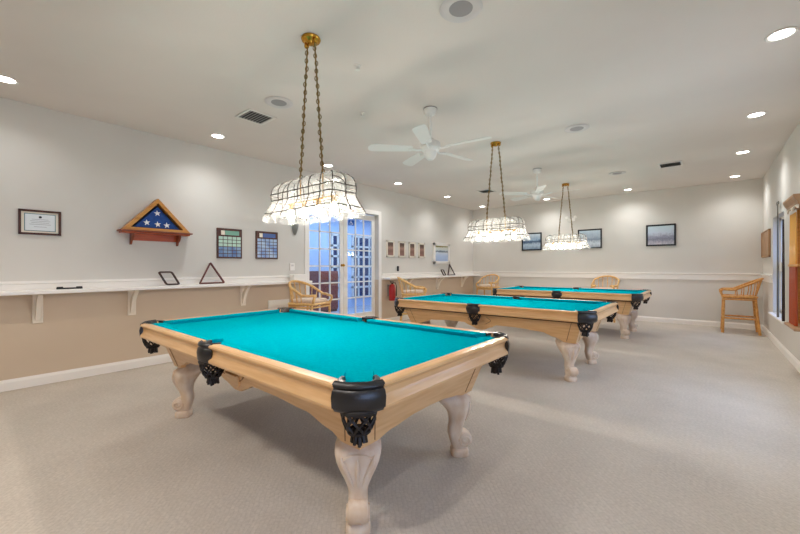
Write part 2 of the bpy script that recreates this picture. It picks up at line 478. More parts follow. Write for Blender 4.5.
for s in (-1, 1):
    d = MB().box((.22, s*.005, .1), (.24, s*.345, 1.12), .005).build('door', 'redwood', cb)
    MB().sphere((.252, s*.05, .65), .014, 8).build('knob', 'brass', d)
# wheelchair sign on the right-hand leaf
sg = thing('access_sign', (-.1245, 5.28, 2.215), 'small square blue wheelchair sign high on the right-hand glass door', 'sign')
MB().box((0, -.085, -.058), (.003, .085, .058)).build('sign_panel', 'signblue', sg, False)
pc = MB()
pc.lathe([(.001, .003), (.010, .003), (.010, .0045), (.001, .0045)], (0, -.012, .038), 12, 'x')
pc.tube([(.0045, -.012, .026), (.0045, -.010, -.004), (.0045, .022, -.006), (.0045, .034, -.036), (.0045, .046, -.034)], .005, 6)
pc.tube([(.0045, -.012+.03*math.cos(R(a)), -.016+.03*math.sin(R(a))) for a in range(100, 341, 20)], .004, 6)
pc.tube([(.0045, -.011, .012), (.0045, .016, .012)], .004, 6)
pc.build('wheelchair_symbol', 'signwhite', sg)

# ------------------------------------------------------------------ pool tables
TL, TB, TH = 2.76, 1.52, .814
AP_T, AP_B = .15, .235            # apron inset at its top and bottom edge
def inset(z): return AP_T+(AP_B-AP_T)*max(0, min(1, (.69-z)/.27))
def interp(tab, x):
    for (a, va), (b_, vb) in zip(tab[:-1], tab[1:]):
        if x <= b_:
            t = (x-a)/(b_-a); t = t*t*(3-2*t)
            return va+(vb-va)*t
    return tab[-1][1]
LONGB = [(0, .468), (.03, .468), (.15, .512), (.22, .548), (.45, .548), (.75, .530), (.93, .478), (1.03, .432), (1.4, .430)]
SHORTB = [(0, .488), (.12, .485), (.30, .462), (.42, .434), (.9, .430)]
def apron(half, off, tab, place, n):
    """place(s, inset, z) gives a local point; half = half length, off = half width the other way"""
    b = MB(); th = .03
    rows = 7; outer = []; inner = []
    for i in range(n+1):
        sg = -1+2*i/n
        co, ci = [], []
        for k in range(rows):
            s0 = sg*(half-AP_B)
            zb = interp(tab, abs(s0)); z = zb+(.69-zb)*k/(rows-1)
            s_ = sg*(half-inset(z))
            co.append(place(s_, inset(z), z)); ci.append(place(sg*(half-inset(z)-th), inset(z)+th, z))
        outer.append(co); inner.append(ci)
    rings = [o_+list(reversed(i_)) for o_, i_ in zip(outer, inner)]
    return b.grid(rings)

def pocket_collar(a0, a1, ro, ri_, z0, z1, c, n=22):
    prof = [(ri_, z1-.012), (ri_+.012, z1), (ro-.020, z1+.004), (ro-.006, z1-.004), (ro-.002, z1-.016), (ro-.010, z1-.028), (ro-.002, z1-.036),
            (ro+.004, z1-.06), (ro, z0+.02), (ro-.012, z0+.004), (ro-.03, z0), (ri_, z0+.004)]
    rings = []
    for i in range(n+1):
        a = a0+(a1-a0)*i/n
        # ends taper a little
        rings.append([Vector((c[0]+r*math.cos(a), c[1]+r*math.sin(a), z)) for r, z in prof])
    return MB().grid(rings)
def pocket_net(c, r0, z0, depth, a_out):
    """open woven basket hanging below the pocket"""
    b = MB(); n = 8
    def P(t, a):
        r = r0*(1-.12*t-.32*t**3)
        return Vector((c[0]+r*math.cos(a)-math.cos(a_out)*.0*t, c[1]+r*math.sin(a), z0-depth*t))
    for d in (1, -1):
        for k in range(n):
            a = 2*PI*k/n
            b.tube([P(t/6, a+d*t/6*1.25) for t in range(7)], .0065, 5)
    b.tube([P(0, 2*PI*k/16) for k in range(16)], .010, 6, closed=True)
    b.tube([P(1, 2*PI*k/12) for k in range(12)], .010, 6, closed=True)
    b.tube([P(.06, 2*PI*k/16) for k in range(16)], .010, 6, closed=True)
    return b
def pocket_fringe(c, r0, z0, ln):
    b = MB(); r = r0
    b.sphere((c[0], c[1], z0-.004), r*.9, 10, (1, 1, .55))
    for k in range(18):
        a = 2*PI*k/9+(.35 if k > 8 else 0); r = r0 if k < 9 else r0*.55
        b.tube([(c[0]+r*.4*math.cos(a), c[1]+r*.4*math.sin(a), z0-.01), (c[0]+r*.7*math.cos(a), c[1]+r*.7*math.sin(a), z0-ln*.5), (c[0]+r*.86*math.cos(a), c[1]+r*.86*math.sin(a), z0-ln*(.9+.12*(k % 3)))], [.010, .010, .007], 5)
    return b

def make_leg(sx, sy):
    """cabriole leg turned 45 degrees outwards, scroll at the ankle"""
    c = Vector((sx*(TL/2-.30), sy*(TB/2-.285), 0))
    d = Vector((sx, sy, 0)).normalized(); t = Vector((-d.y, d.x, 0))
    sec = [(.052, -.002, .046, .048), (.075, -.006, .050, .050), (.11, -.016, .050, .050), (.15, -.026, .050, .048), (.185, -.026, .048, .047), (.22, -.016, .050, .053),
           (.26, -.012, .056, .068), (.30, -.014, .068, .088), (.34, -.024, .086, .106), (.375, -.040, .104, .116), (.400, -.056, .122, .116), (.415, -.075, .126, .108), (.43, -.09, .11, .095), (.52, -.10, .07, .07)]
    b = MB(); rings = []; n = 20
    for z, o, rd, rt in sec:
        ring = []
        for k in range(n):
            a = 2*PI*k/n; ca, sa = math.cos(a), math.sin(a)
            e = .72
            u = math.copysign(abs(ca)**e, ca)*rd; v = math.copysign(abs(sa)**e, sa)*rt
            # front ridge of the carved leaf
            if ca > .2: u += .010*max(0, math.cos(a*4))*min(1, max(0, (z-.2)/.15))
            ring.append(c+d*(o+u)+t*v+Vector((0, 0, z)))
        rings.append(ring)
    b.grid(rings)
    leg = b.build('leg', 'pickle', angle=50)
    # scroll volute
    v = MB(); cz = .112; od = .034; rr = .050; hw = .048
    rings = []
    for s_, rad in ((-hw, rr*.86), (-hw*.9, rr*.98), (-hw*.45, rr*1.06), (0, rr*1.0), (hw*.45, rr*1.06), (hw*.9, rr*.98), (hw, rr*.86)):
        rings.append([c+d*(od+rad*math.cos(2*PI*k/18))+t*s_+Vector((0, 0, cz+rad*math.sin(2*PI*k/18))) for k in range(18)])
    v.grid(rings)
    for sd in (-1, 1):      # raised spiral on each cheek
        pts = []
        for k in range(26):
            a = PI*.9+k*.36; rad = rr*.86*(1-k/25*.86)
            pts.append(c+d*(od+rad*math.cos(a))+t*(sd*(hw+.002))+Vector((0, 0, cz+rad*math.sin(a))))
        v.tube(pts, .0075, 6)
    v.build('scroll', 'pickle', leg, angle=50)
    # carved leaf on the knee
    lf = MB()
    for q in (-1, 0, 1):
        pts = []
        for k in range(8):
            f = k/7; z = .385-.15*f
            # follow the front of the sections
            for (za, oa, ra, ta), (zb, ob, rb, tb) in zip(sec[:-1], sec[1:]):
                if za <= z <= zb:
                    g = (z-za)/(zb-za); o = oa+(ob-oa)*g; rd = ra+(rb-ra)*g; rt = ta+(tb-ta)*g
            an = q*.62*(1-f*.55)
            pts.append(c+d*(o+rd*math.cos(an)**.72+(.004 if q else .008))+t*(rt*math.copysign(abs(math.sin(an))**.72, math.sin(an)))+Vector((0, 0, z)))
        lf.tube(pts, [.004, .010, .013, .013, .012, .010, .007, .003], 6)
    arch = [c+d*(-.028+.1*math.cos(a*.6)**.72+.002)+t*(.055*math.sin(a)*1.3)+Vector((0, 0, .345+.055*math.cos(a*.9))) for a in [(-1.2+.24*k) for k in range(11)]]
    lf.tube(arch, .006, 6)
    lf.build('carved_leaf', 'pickle', leg, angle=60)
    ft = MB()
    rings = []
    for z, hd in ((0, .056), (.006, .06), (.04, .06), (.05, .054), (.058, .046)):
        rings.append([c+d*(hd*math.copysign(abs(math.cos(a))**.6, math.cos(a))+.004)+t*(hd*math.copysign(abs(math.sin(a))**.6, math.sin(a)))+Vector((0, 0, z)) for a in [2*PI*k/20 for k in range(20)]])
    ft.grid(rings); ft.build('foot', 'pickle', leg, angle=50)
    return leg

def make_table():
    root = thing('pool_table', (3.218, 1.72, 0), '', 'pool table', 'pool tables down the room')
    hx, hy = TL/2, TB/2
    RW, CW = .068, .092                    # wooden rail width, cushion width
    zf = .780                              # cloth level
    # cloth bed with pocket cut-outs
    px, py = hx-.118, hy-.118             # corner pocket centres
    pc = .070
    nx, ny = hx-RW, hy-RW
    def arc(cx_, cy_, r, a0, a1, n=10):
        return [(cx_+r*math.cos(R(a0+(a1-a0)*k/n)), cy_+r*math.sin(R(a0+(a1-a0)*k/n))) for k in range(n+1)]
    poly = []
    poly += [(-nx+.16, -ny)]
    poly += arc(0, -ny-.02, .058, 160, 20)
    poly += [(nx-.16, -ny)]
    poly += arc(px, -py, pc, 215, 55)
    poly += [(nx, -ny+.16), (nx, ny-.16)]
    poly += arc(px, py, pc, 305, 145)
    poly += [(nx-.16, ny)]
    poly += arc(0, ny+.02, .058, 340, 200)
    poly += [(-nx+.16, ny)]
    poly += arc(-px, py, pc, 35, -125)
    poly += [(-nx, ny-.16), (-nx, -ny+.16)]
    poly += arc(-px, -py, pc, 125, -35)
    bm = bmesh.new()
    for zz in (zf-.03, zf):
        vs = [bm.verts.new((x, y, zz)) for x, y in poly]
        es = [bm.edges.new((vs[i], vs[(i+1) % len(vs)])) for i in range(len(vs))]
        bmesh.ops.triangle_fill(bm, use_beauty=True, edges=es)
    bm.verts.ensure_lookup_table(); n = len(poly)
    for i in range(n):
        j = (i+1) % n
        bm.faces.new((bm.verts[i], bm.verts[j], bm.verts[n+j], bm.verts[n+i]))
    k = MB(); k.bm.free(); k.bm = bm
    k.build('playing_cloth', 'felt', root, False)
    MB().box((-hx+.12, -hy+.12, .672), (hx-.12, hy-.12, zf-.031)).build('bed', 'slate', root, False)
    # rails and cushions : profile in (o = distance in from the outer face, z)
    wood = [(RW, .810), (.030, .814), (.010, .8115), (.002, .805), (.002, .796), (.012, .789), (.021, .776), (.023, .754), (.018, .741), (.003, .723),
            (0, .716), (.003, .703), (.02, .697), (RW+.05, .697), (RW+.05, .775), (RW, .775)]
    cush = [(RW-.001, .8095), (RW+.03, .814), (RW+CW-.006, .8145), (RW+CW, .808), (RW+CW-.018, .7805), (RW-.001, .7805)]
    cg = .150                              # rail stops short of the corner
    sgp = .078                             # and of the side pocket
    def run(prof, s0, s1, side, m, name, taper0=0, taper1=0):
        def P(s_, o, z):
            if side == 'S': return Vector((s_, -hy+o, z))
            if side == 'N': return Vector((s_, hy-o, z))
            if side == 'E': return Vector((hx-o, s_, z))
            return Vector((-hx+o, s_, z))
        def sh(o): return max(0, o-RW)
        r1 = [P(s0+sh(o)*taper0, o, z) for o, z in prof]; r2 = [P(s1-sh(o)*taper1, o, z) for o, z in prof]
        return MB().grid([r1, r2]).build(name, m, root, angle=25)
    for side, half in (('S', hx), ('N', hx)):
        run(wood, -half+cg, -sgp, side, 'wood', 'rail'); run(wood, sgp, half-cg, side, 'wood', 'rail')
        run(cush, -half+.165, -sgp, side, 'felt', 'rail_cushion', .9, -.15); run(cush, sgp, half-.165, side, 'felt', 'rail_cushion', -.15, .9)
    for side in ('E', 'W'):
        run(wood, -hy+cg, hy-cg, side, 'wood_end', 'rail')
        run(cush, -hy+.165, hy-.165, side, 'felt', 'rail_cushion', .9, .9)
    # aprons
    for sgn in (-1, 1):
        a = apron(hx, hy, LONGB, lambda s_, i_, z: Vector((s_, sgn*(hy-i_), z)), 72).build('apron', 'wood', root, angle=30)
        # carved shield hanging at the middle
        sh = MB()
        pts = [(-.085, .588), (.085, .588), (.09, .57), (.08, .535), (.05, .502), (0, .480), (-.05, .502), (-.08, .535), (-.09, .57)]
        sh.grid([[Vector((x, sgn*(hy-inset(z)-.004), z)) for x, z in pts], [Vector((x*1.0, sgn*(hy-inset(z)+.006), z)) for x, z in pts],
                 [Vector((x*.9, sgn*(hy-inset(z)+.012), .535+(z-.535)*.9)) for x, z in pts]])
        sh.build('carved_shield', 'wood', a, angle=25)
        ln = MB()
        for q in (-1, 1):
            pts = [Vector((q*(.11+.05*math.sin(t*.5)), sgn*(hy-inset(z)+.001), z)) for t, z in [(k, .64-.012*k) for k in range(9)]]
            ln.tube(pts, .004, 5); ln.build('groove_line', 'groove', a); ln = MB()
        for q in (-1, 1):
            ln.tube([Vector((q*(hx-inset(z)-.10), sgn*(hy-inset(z)+.0005), z)) for z in (.69, .60, .52, .45)], .0035, 5)
            ln.build('groove_line', 'groove', a); ln = MB()
        ln.bm.free()
        a = apron(hy, hx, SHORTB, lambda s_, i_, z: Vector((sgn*(hx-i_), s_, z)), 48).build('apron', 'wood_end', root, angle=30)
        ln = MB()
        for q in (-1, 1):
            ln.tube([Vector((sgn*(hx-inset(z)+.0005), q*(hy-inset(z)-.10), z)) for z in (.69, .60, .52, .45)], .0035, 5)
            ln.build('groove_line', 'groove', a); ln = MB()
        ln.bm.free()
    for sx in (-1, 1):
        for sy in (-1, 1):
            make_leg(sx, sy).parent = root
    # pockets
    def pocket(hole, hr, a_out, ec, er, spread, nc):
        """leather apron on a shallow arc across the corner, a rim round the hole, net and fringe below"""
        p = pocket_collar(a_out-R(spread), a_out+R(spread), er, er-.034, .694, .818, ec).build('pocket', 'leather', root, angle=50)
        prof = [(hr, .800), (hr+.004, .815), (hr+.018, .8175), (hr+.026, .812), (hr+.026, .80), (hr+.01, .795)]
        rings = []
        for i in range(23):
            rs = 118 if hr > .06 else 88
            a = a_out+R(-rs+2*rs*i/22)
            rings.append([Vector((hole[0]+q*math.cos(a), hole[1]+q*math.sin(a), z)) for q, z in prof])
        MB().grid(rings).build('pocket_rim', 'leather', p, angle=50)
        MB().lathe([(.001, .70), (hr+.003, .70), (hr+.003, .768), (hr, .768), (hr, .703), (.001, .703)], (hole[0], hole[1], 0), 20).build('pocket_lining', 'hole', p)
        pocket_net(nc, .074, .700, .098, a_out).build('pocket_net', 'net', p)
        pocket_fringe(nc, .037, .606, .052).build('fringe', 'net', p)
    q = .249/math.sqrt(2)
    for sx in (-1, 1):
        for sy in (-1, 1):
            a = math.atan2(sy, sx)
            pocket((sx*px, sy*py), .064, a, (sx*(hx-q), sy*(hy-q)), .178, 38, (sx*(px+.012), sy*(py+.012)))
    for sy in (-1, 1):
        pocket((0, sy*(hy-.082)), .05, sy*PI/2, (0, sy*(hy-.125)), .146, 40, (0, sy*(hy-.062)))
    return root

t1 = make_table()
t1['label'] = 'nearest pool table, pale carved wood with teal cloth, largest in view'
t2 = copy_tree(t1); t2.location = (3.353, 4.882, 0)
t2['label'] = 'middle pool table with teal cloth, standing between the near and far tables'
t3 = copy_tree(t1); t3.location = (3.41, 8.073, 0)
t3['label'] = 'farthest pool table with teal cloth, just in front of the far wall'

# ------------------------------------------------------------------ hanging lamps
def make_lamp():
    root = thing('chandelier', (3.265, 1.74, H), '', 'hanging lamp', 'glass lamps over the tables')
    z = lambda a: a-H
    cp = MB(); cp.lathe([(.001, 0), (.072, 0), (.075, -.010), (.068, -.022), (.035, -.032), (.028, -.046), (.001, -.05)], (0, 0, 0), 24)
    for s in (-1, 1):
        cp.sphere((s*.055, 0, -.038), .020, 10)
    cp.build('canopy', 'brass', root)
    for s in (-1, 1):
        ch = MB(); a = Vector((s*.045, 0, -.05)); e = Vector((s*.14, 0, z(1.985)))
        nl = 34; dirv = (e-a)/nl
        dn = dirv.normalized(); u0 = dn.orthogonal().normalized(); v0 = dn.cross(u0)
        for k in range(nl):
            c = a+dirv*(k+.5); w = u0 if k % 2 else v0
            wob = .004*math.sin(k*.9)
            ch.tube([c+dn*(.62*dirv.length*math.cos(q))+w*(.011*math.sin(q)+wob) for q in [2*PI*j/10 for j in range(10)]], .0038, 5, closed=True)
        ch.tube([a, e], .0058, 6)
        ch.build('chain', 'brassdk', root)
    # shade: rings of a rounded rectangle, (half length, half width, z)
    prof = [(.448, .176, 1.662), (.446, .174, 1.682), (.430, .160, 1.712), (.412, .146, 1.745), (.393, .128, 1.785), (.388, .118, 1.815), (.392, .122, 1.84), (.392, .122, 1.865), (.388, .118, 1.90),
            (.372, .104, 1.935), (.340, .080, 1.96), (.29, .05, 1.972)]
    NL, NW = 6, 2
    def ring(hl, hw, zz, scal=0.0, sub=3):
        """panel corners with slight puffing of each panel outwards"""
        r = min(hl, hw)*.32
        path = []
        L_ = [(-hl, -hw), (hl, -hw), (hl, hw), (-hl, hw)]
        for i, (p, q) in enumerate(zip(L_, L_[1:]+L_[:1])):
            n = NL if i % 2 == 0 else NW
            for k in range(n):
                for j in range(sub):
                    f = (k+j/sub)/n
                    x = p[0]+(q[0]-p[0])*f; y = p[1]+(q[1]-p[1])*f
                    puff = .007*math.sin(PI*j/sub)
                    nx_, ny_ = [(0, -1), (1, 0), (0, 1), (-1, 0)][i]
                    # round the corners
                    cx_ = max(-hl+r, min(hl-r, x)); cy_ = max(-hw+r, min(hw-r, y))
                    dx, dy = x-cx_, y-cy_; dd = math.hypot(dx, dy)
                    if dd > r: x = cx_+dx/dd*r; y = cy_+dy/dd*r
                    dz = -scal*math.sin(PI*j/sub)
                    path.append(Vector((x+nx_*puff, y+ny_*puff, z(zz)+dz)))
        return path
    sh = MB(); th = .003
    rings = [ring(a, b_, c, .014 if i == 0 else 0) for i, (a, b_, c) in enumerate(prof)]
    sh.grid(rings, cap=False)
    top = rings[-1]; sh.face([sh.bm.verts.new(p) for p in top])
    sh.build('glass_shade', 'glass', root, angle=70)
    wr = MB()
    for i in (2, 5, 7):
        wr.tube([p for p in ring(prof[i][0]+.004, prof[i][1]+.004, prof[i][2])], .0042, 5, closed=True)
    npan = 2*(NL+NW)
    for q in range(npan):
        idx = q*3
        wr.tube([r_[idx]+Vector((r_[idx].x, r_[idx].y, 0)).normalized()*.003 for r_ in rings[1:]], .0040, 5)
    wr.build('wire_frame', 'wire', root)
    arm = MB(); arm.tube([(-.30, 0, z(1.80)), (.30, 0, z(1.80))], .008, 8)
    for s in (-1, 1): arm.tube([(s*.14, 0, z(1.99)), (s*.14, 0, z(1.80))], .006, 8)
    arm.build('lamp_bar', 'brass', root)
    for k in range(4):
        x = -.27+.18*k
        sk = MB(); sk.lathe([(.001, 1.80-H), (.016, 1.80-H), (.019, 1.775-H), (.019, 1.755-H), (.001, 1.752-H)], (x, 0, 0), 12)
        so = sk.build('socket', 'brass', root)
        bl = MB(); bl.lathe([(.001, 1.752-H), (.013, 1.750-H), (.017, 1.735-H), (.026, 1.715-H), (.029, 1.698-H), (.024, 1.680-H), (.012, 1.671-H), (.001, 1.669-H)], (x, 0, 0), 14)
        bl.build('bulb', 'bulb', so)
    return root
l1 = make_lamp(); l1['label'] = 'nearest glass and wire lamp on chains, above the nearest pool table'
l2 = copy_tree(l1); l2.location = (3.31, 4.89, H); l2['label'] = 'middle glass lamp on two chains, above the middle pool table'
l3 = copy_tree(l1); l3.location = (3.315, 8.27, H); l3['label'] = 'farthest and smallest-looking glass lamp, above the farthest pool table'

# ------------------------------------------------------------------ ceiling fans
def make_fan():
    root = thing('ceiling_fan', (3.25, 3.36, H), '', 'ceiling fan', 'white ceiling fans between the lamps')
    MB().lathe([(.001, 0), (.07, 0), (.074, -.012), (.066, -.05), (.05, -.072), (.016, -.08), (.001, -.08)], n=24).build('canopy', 'fanwhite', root)
    MB().lathe([(.072, -.002), (.0765, -.004), (.0765, -.011), (.072, -.013)], n=24).build('canopy_band', 'greymetal', root)
    MB().tube([(0, 0, -.07), (0, 0, -.36)], .012, 10).build('downrod', 'fanwhite', root)
    MB().lathe([(.001, -.33), (.03, -.335), (.055, -.36), (.105, -.385), (.115, -.41), (.115, -.445), (.095, -.47), (.07, -.48), (.07, -.515), (.055, -.55), (.03, -.575), (.001, -.58)], n=28).build('motor', 'fanwhite', root)
    for k in range(5):
        a = R(7.6+72*k); ca, sa = math.cos(a), math.sin(a)
        def P(r, w, z):
            return Vector((ca*r-sa*w, sa*r+ca*w, z))
        b = MB(); rings = []; th = .006
        for r, hw in ((.20, .045), (.22, .055), (.32, .060), (.48, .066), (.60, .069), (.655, .066), (.68, .05), (.69, .02)):
            tl = .20
            rings.append([P(r, -hw, -.455-tl*hw), P(r, hw, -.455+tl*hw), P(r, hw, -.455+tl*hw+th), P(r, -hw, -.455-tl*hw+th)])
        b.grid(rings); bl = b.build('blade', 'fanwhite', root, angle=40)
        br = MB(); br.tube([P(.09, 0, -.462), P(.15, 0, -.470), P(.20, .0, -.461), P(.25, 0, -.460)], [.012, .011, .014, .006], 8)
        br.build('blade_iron', 'fanwhite', bl)
    return root
f1 = make_fan(); f1['label'] = 'white ceiling fan between the nearest and middle glass lamps'
f2 = copy_tree(f1); f2.location = (3.27, 6.68, H); f2['label'] = 'white ceiling fan between the middle and farthest glass lamps'

# ------------------------------------------------------------------ ceiling fixtures
def make_downlight():
    root = thing('downlight', (0, 0, H), '', 'downlight', 'recessed ceiling downlights')
    MB().lathe([(.070, -.001), (.088, -.001), (.091, -.006), (.085, -.012), (.070, -.006)], n=28).build('trim_ring', 'trim', root)
    MB().lathe([(.001, -.002), (.071, -.002), (.071, -.006), (.04, -.010), (.001, -.011)], n=24).build('lens', 'lens', root)
    return root
DLS = [(.575, .276, 'recessed downlight cut by the left edge of the photo, above the certificate'),
       (.575, 2.222, 'recessed downlight by the square dark air vent, above the two plaques'),
       (.575, 4.10, 'recessed downlight seen just behind the nearest lamp, right of its chains'),
       (.62, 5.93, 'recessed downlight above the four small cream picture frames'),
       (.62, 7.84, 'recessed downlight above the white framed poster'),
       (.60, 9.77, 'recessed downlight in the far left ceiling corner'),
       (6.05, 4.0, 'largest recessed downlight, nearest along the right wall'),
       (6.06, 5.93, 'second nearest recessed downlight along the right wall, near the cue rack'),
       (6.05, 7.75, 'third nearest recessed downlight along the right wall'),
       (6.05, 9.72, 'recessed downlight in the far right ceiling corner above the corner bar chair'),
       (4.24, 9.81, 'recessed downlight near the far wall, above the rightmost framed print'),
       (2.42, 9.81, 'recessed downlight near the far wall, behind the far ceiling fan')]
dl0 = make_downlight()
DL_E, DL_C = 24, (.97, .985, 1)
for i, (x, y, lab) in enumerate(DLS):
    o = dl0 if i == 0 else copy_tree(dl0)
    o.location = (x, y, H); o['label'] = lab
    light('downlight_beam', 'SPOT', (0, 0, -.02), DL_E, DL_C, o, spot_size=R(146), spot_blend=1.0, shadow_soft_size=.05)
# unseen warm fill spots, added to brighten the near floor
for x, y in ((1.9, -.7), (3.3, -.6), (4.7, -.5)):
    light('unseen_spot', 'SPOT', (x, y, H-.03), 78, (1, .92, .83), None, spot_size=R(140), spot_blend=.6, shadow_soft_size=.08)

for y in (.2, 2.1):  # right-hand downlight row carries on out of view
    light('unseen_spot', 'SPOT', (6.05, y, H-.03), DL_E*.6, DL_C, None, spot_size=R(146), spot_blend=1.0, shadow_soft_size=.05)

def make_speaker():
    root = thing('ceiling_speaker', (0, 0, H), '', 'ceiling speaker', 'round ceiling speakers')
    MB().lathe([(.078, -.001), (.142, -.001), (.146, -.006), (.138, -.012), (.10, -.014), (.082, -.008)], n=36).build('bezel', 'spkring', root)
    MB().lathe([(.001, -.002), (.083, -.002), (.08, -.009), (.04, -.012), (.001, -.013)], n=28).build('grille', 'spk', root)
    return root
s0 = make_speaker()
for i, (x, y, lab) in enumerate([(4.325, 2.19, 'largest round ceiling speaker, cut by the top edge of the photo'),
                                 (2.10, 2.19, 'round ceiling speaker beside the square air vent at left'),
                                 (4.345, 5.04, 'round ceiling speaker right of the middle lamp canopy'),
                                 (4.325, 7.95, 'small distant round ceiling speaker near the rectangular air vent')]):
    o = s0 if i == 0 else copy_tree(s0); o.location = (x, y, H); o['label'] = lab
def make_vent():
    root = thing('air_vent', (0, 0, H), '', 'air vent', 'ceiling air vents'); h = .17
    f = MB()
    for a, b_ in (((-h, -h), (h, -h+.03)), ((-h, h-.03), (h, h)), ((-h, -h), (-h+.03, h)), ((h-.03, -h), (h, h))):
        f.box((a[0], a[1], -.012), (b_[0], b_[1], -.001), .003)
    f.build('frame', 'trim', root)
    MB().box((-h+.02, -h+.02, -.003), (h-.02, h-.02, -.001)).build('duct', 'black', root)
    for k in range(8):
        y = -h+.045+k*.036
        s_ = MB(); s_.grid([[Vector((x, y-.012, -.013)), Vector((x, y+.014, -.003)), Vector((x, y+.014, -.0045)), Vector((x, y-.012, -.0145))] for x in (-h+.03, h-.03)])
        s_.build('slat', 'louver', root)
    return root
v0 = make_vent()
for i, (x, y, lab) in enumerate([(1.55, 2.23, 'square dark ceiling air vent left of the nearest lamp chains'),
                                 (5.14, 7.87, 'dark ceiling air vent at right, toward the far wall'),
                                 (1.68, 7.86, 'dark ceiling air vent seen behind the middle lamp chains')]):
    o = v0 if i == 0 else copy_tree(v0); o.location = (x, y, H); o['label'] = lab
for x, y, lab in [(3.26, 2.24, 'small white ceiling sprinkler right of the nearest lamp chains'), (2.58, 2.96, 'small white ceiling sprinkler left of the near ceiling fan')]:
    t = MB(); t.lathe([(.001, 0), (.03, 0), (.03, -.006), (.012, -.012), (.010, -.03), (.02, -.034), (.02, -.037), (.001, -.037)], n=14)
    o = t.build('ceiling_sprinkler', 'trim', loc=None); o.location = (x, y, H); tag(o, lab, 'sprinkler', 'ceiling sprinklers')

# ------------------------------------------------------------------ wall shelves
def shelf(y0, y1, brackets, label):
    root = thing('wall_shelf', (0, (y0+y1)/2, 1.0), label, 'shelf', 'white drink shelves'); m = (y0+y1)/2
    MB().box((.034, y0-m, .005), (.26, y1-m, .045), .006).build('board', 'white', root)
    for yb in brackets:
        k = MB(); y = yb-m
        k.box((.0, y-.043, -.32), (.022, y+.043, .003), .004)
        b1 = k.build('bracket', 'cream', root)
        c = MB(); rings = []
        # curved corbel arm
        pts = []
        for q in range(13):
            f = q/12
            pts.append((.022+.205*(f**1.6)+.012*math.sin(f*PI*2), -.29+.285*f))
        ring0 = [Vector((x+.016, y-.02, z)) for x, z in pts]
        for (x, z) in pts:
            rings.append([Vector((max(.02, x-.045+.02*math.sin(z*9)), y-.02, z+.012)), Vector((x+.012, y-.02, z)), Vector((x+.012, y+.02, z)), Vector((max(.02, x-.045+.02*math.sin(z*9)), y+.02, z+.012))])
        c.grid(rings); c.build('corbel', 'cream', b1)
    return root
shelf(YF+.1, 4.0, [-1.4, .546, 1.40, 2.855], 'long white wall shelf under the flag case, left of the glass doors')
shelf(6.07, D-.04, [6.95, 8.3, 9.6], 'white wall shelf right of the glass doors, under the framed poster')

# ------------------------------------------------------------------ things on the left wall
def frame_x(name, y0, y1, z0, z1, x, depth, bw, fm, label, cat, group=None, base=0.0, nrm=1):
    """a picture frame on a wall of constant X; returns the root, local coords centred on it"""
    root = thing(name, (x, (y0+y1)/2, (z0+z1)/2), label, cat, group)
    hy, hz = (y1-y0)/2, (z1-z0)/2
    a, b_ = (0, depth) if nrm > 0 else (-depth, 0)
    f = MB()
    f.box((a, -hy, hz-bw), (b_, hy, hz), .004); f.box((a, -hy, -hz), (b_, hy, -hz+bw), .004)
    f.box((a, -hy, -hz), (b_, -hy+bw, hz), .004); f.box((a, hy-bw, -hz), (b_, hy, hz), .004)
    f.build('frame', fm, root)
    return root, hy, hz
def sheet_x(root, name, m, y0, y1, z0, z1, x0, x1):
    return MB().box((x0, y0, z0), (x1, y1, z1)).build(name, m, root, False)
r, hy, hz = frame_x('certificate', .399, .737, 1.642, 1.912, 0, .022, .022, 'darkwood', 'framed certificate in dark wood frame at the far left of the wall', 'framed certificate')
sheet_x(r, 'mat_board', 'cream', -hy+.02, hy-.02, -hz+.02, hz-.02, .002, .008)
sheet_x(r, 'mat_line', 'tealmat', -hy+.045, hy-.045, -hz+.04, hz-.04, .008, .0095)
p = sheet_x(r, 'paper', 'paper', -hy+.052, hy-.052, -hz+.047, hz-.047, .0095, .011)
for k, (w, zz) in enumerate([(.13, .03), (.16, .012), (.14, -.006), (.17, -.024), (.10, -.05)]):
    sheet_x(p, 'text_line', 'ink', -w/2, w/2, zz, zz+.005, .011, .0114)
MB().lathe([(.001, .011), (.013, .011), (.013, .0118), (.001, .0118)], (0, 0, .058), 14, 'x').build('seal', 'framebk', p)

def plaque(y0, y1, z0, z1, title, top, rows_a, rows_b, label):
    r = thing('award_plaque', (0, (y0+y1)/2, (z0+z1)/2), label, 'plaque', 'name plaques on the left wall')
    hy, hz = (y1-y0)/2, (z1-z0)/2
    MB().box((-.003, -hy, -hz), (.02, hy, hz), .005).build('board', 'darkwood', r)
    sheet_x(r, 'emblem', 'plate_w', -hy+.06, -hy+.115, hz-.10, hz-.035, .02, .0225)
    sheet_x(r, 'title_plate', title, -hy+.12, hy-.05, hz-.10, hz-.035, .02, .0225)
    ncol = 5; w = (2*hy-.04)/ncol; hh = (2*hz-.14)/6
    for i in range(6):
        for j in range(ncol):
            m = rows_a if i < 3 else rows_b
            ya = -hy+.02+j*w; zt = hz-.12-i*hh
            sheet_x(r, 'name_plate', m, ya+.005, ya+w-.005, zt-hh+.005, zt-.004, .02, .0222)
plaque(2.454, 2.84, 1.42, 1.875, 'plate_t', 0, 'plate_g', 'plate_b', 'left wall plaque with pale green and blue name plates')
plaque(3.07, 3.468, 1.42, 1.875, 'plate_n', 0, 'plate_d', 'plate_d', 'right wall plaque with all blue name plates, nearer the glass doors')

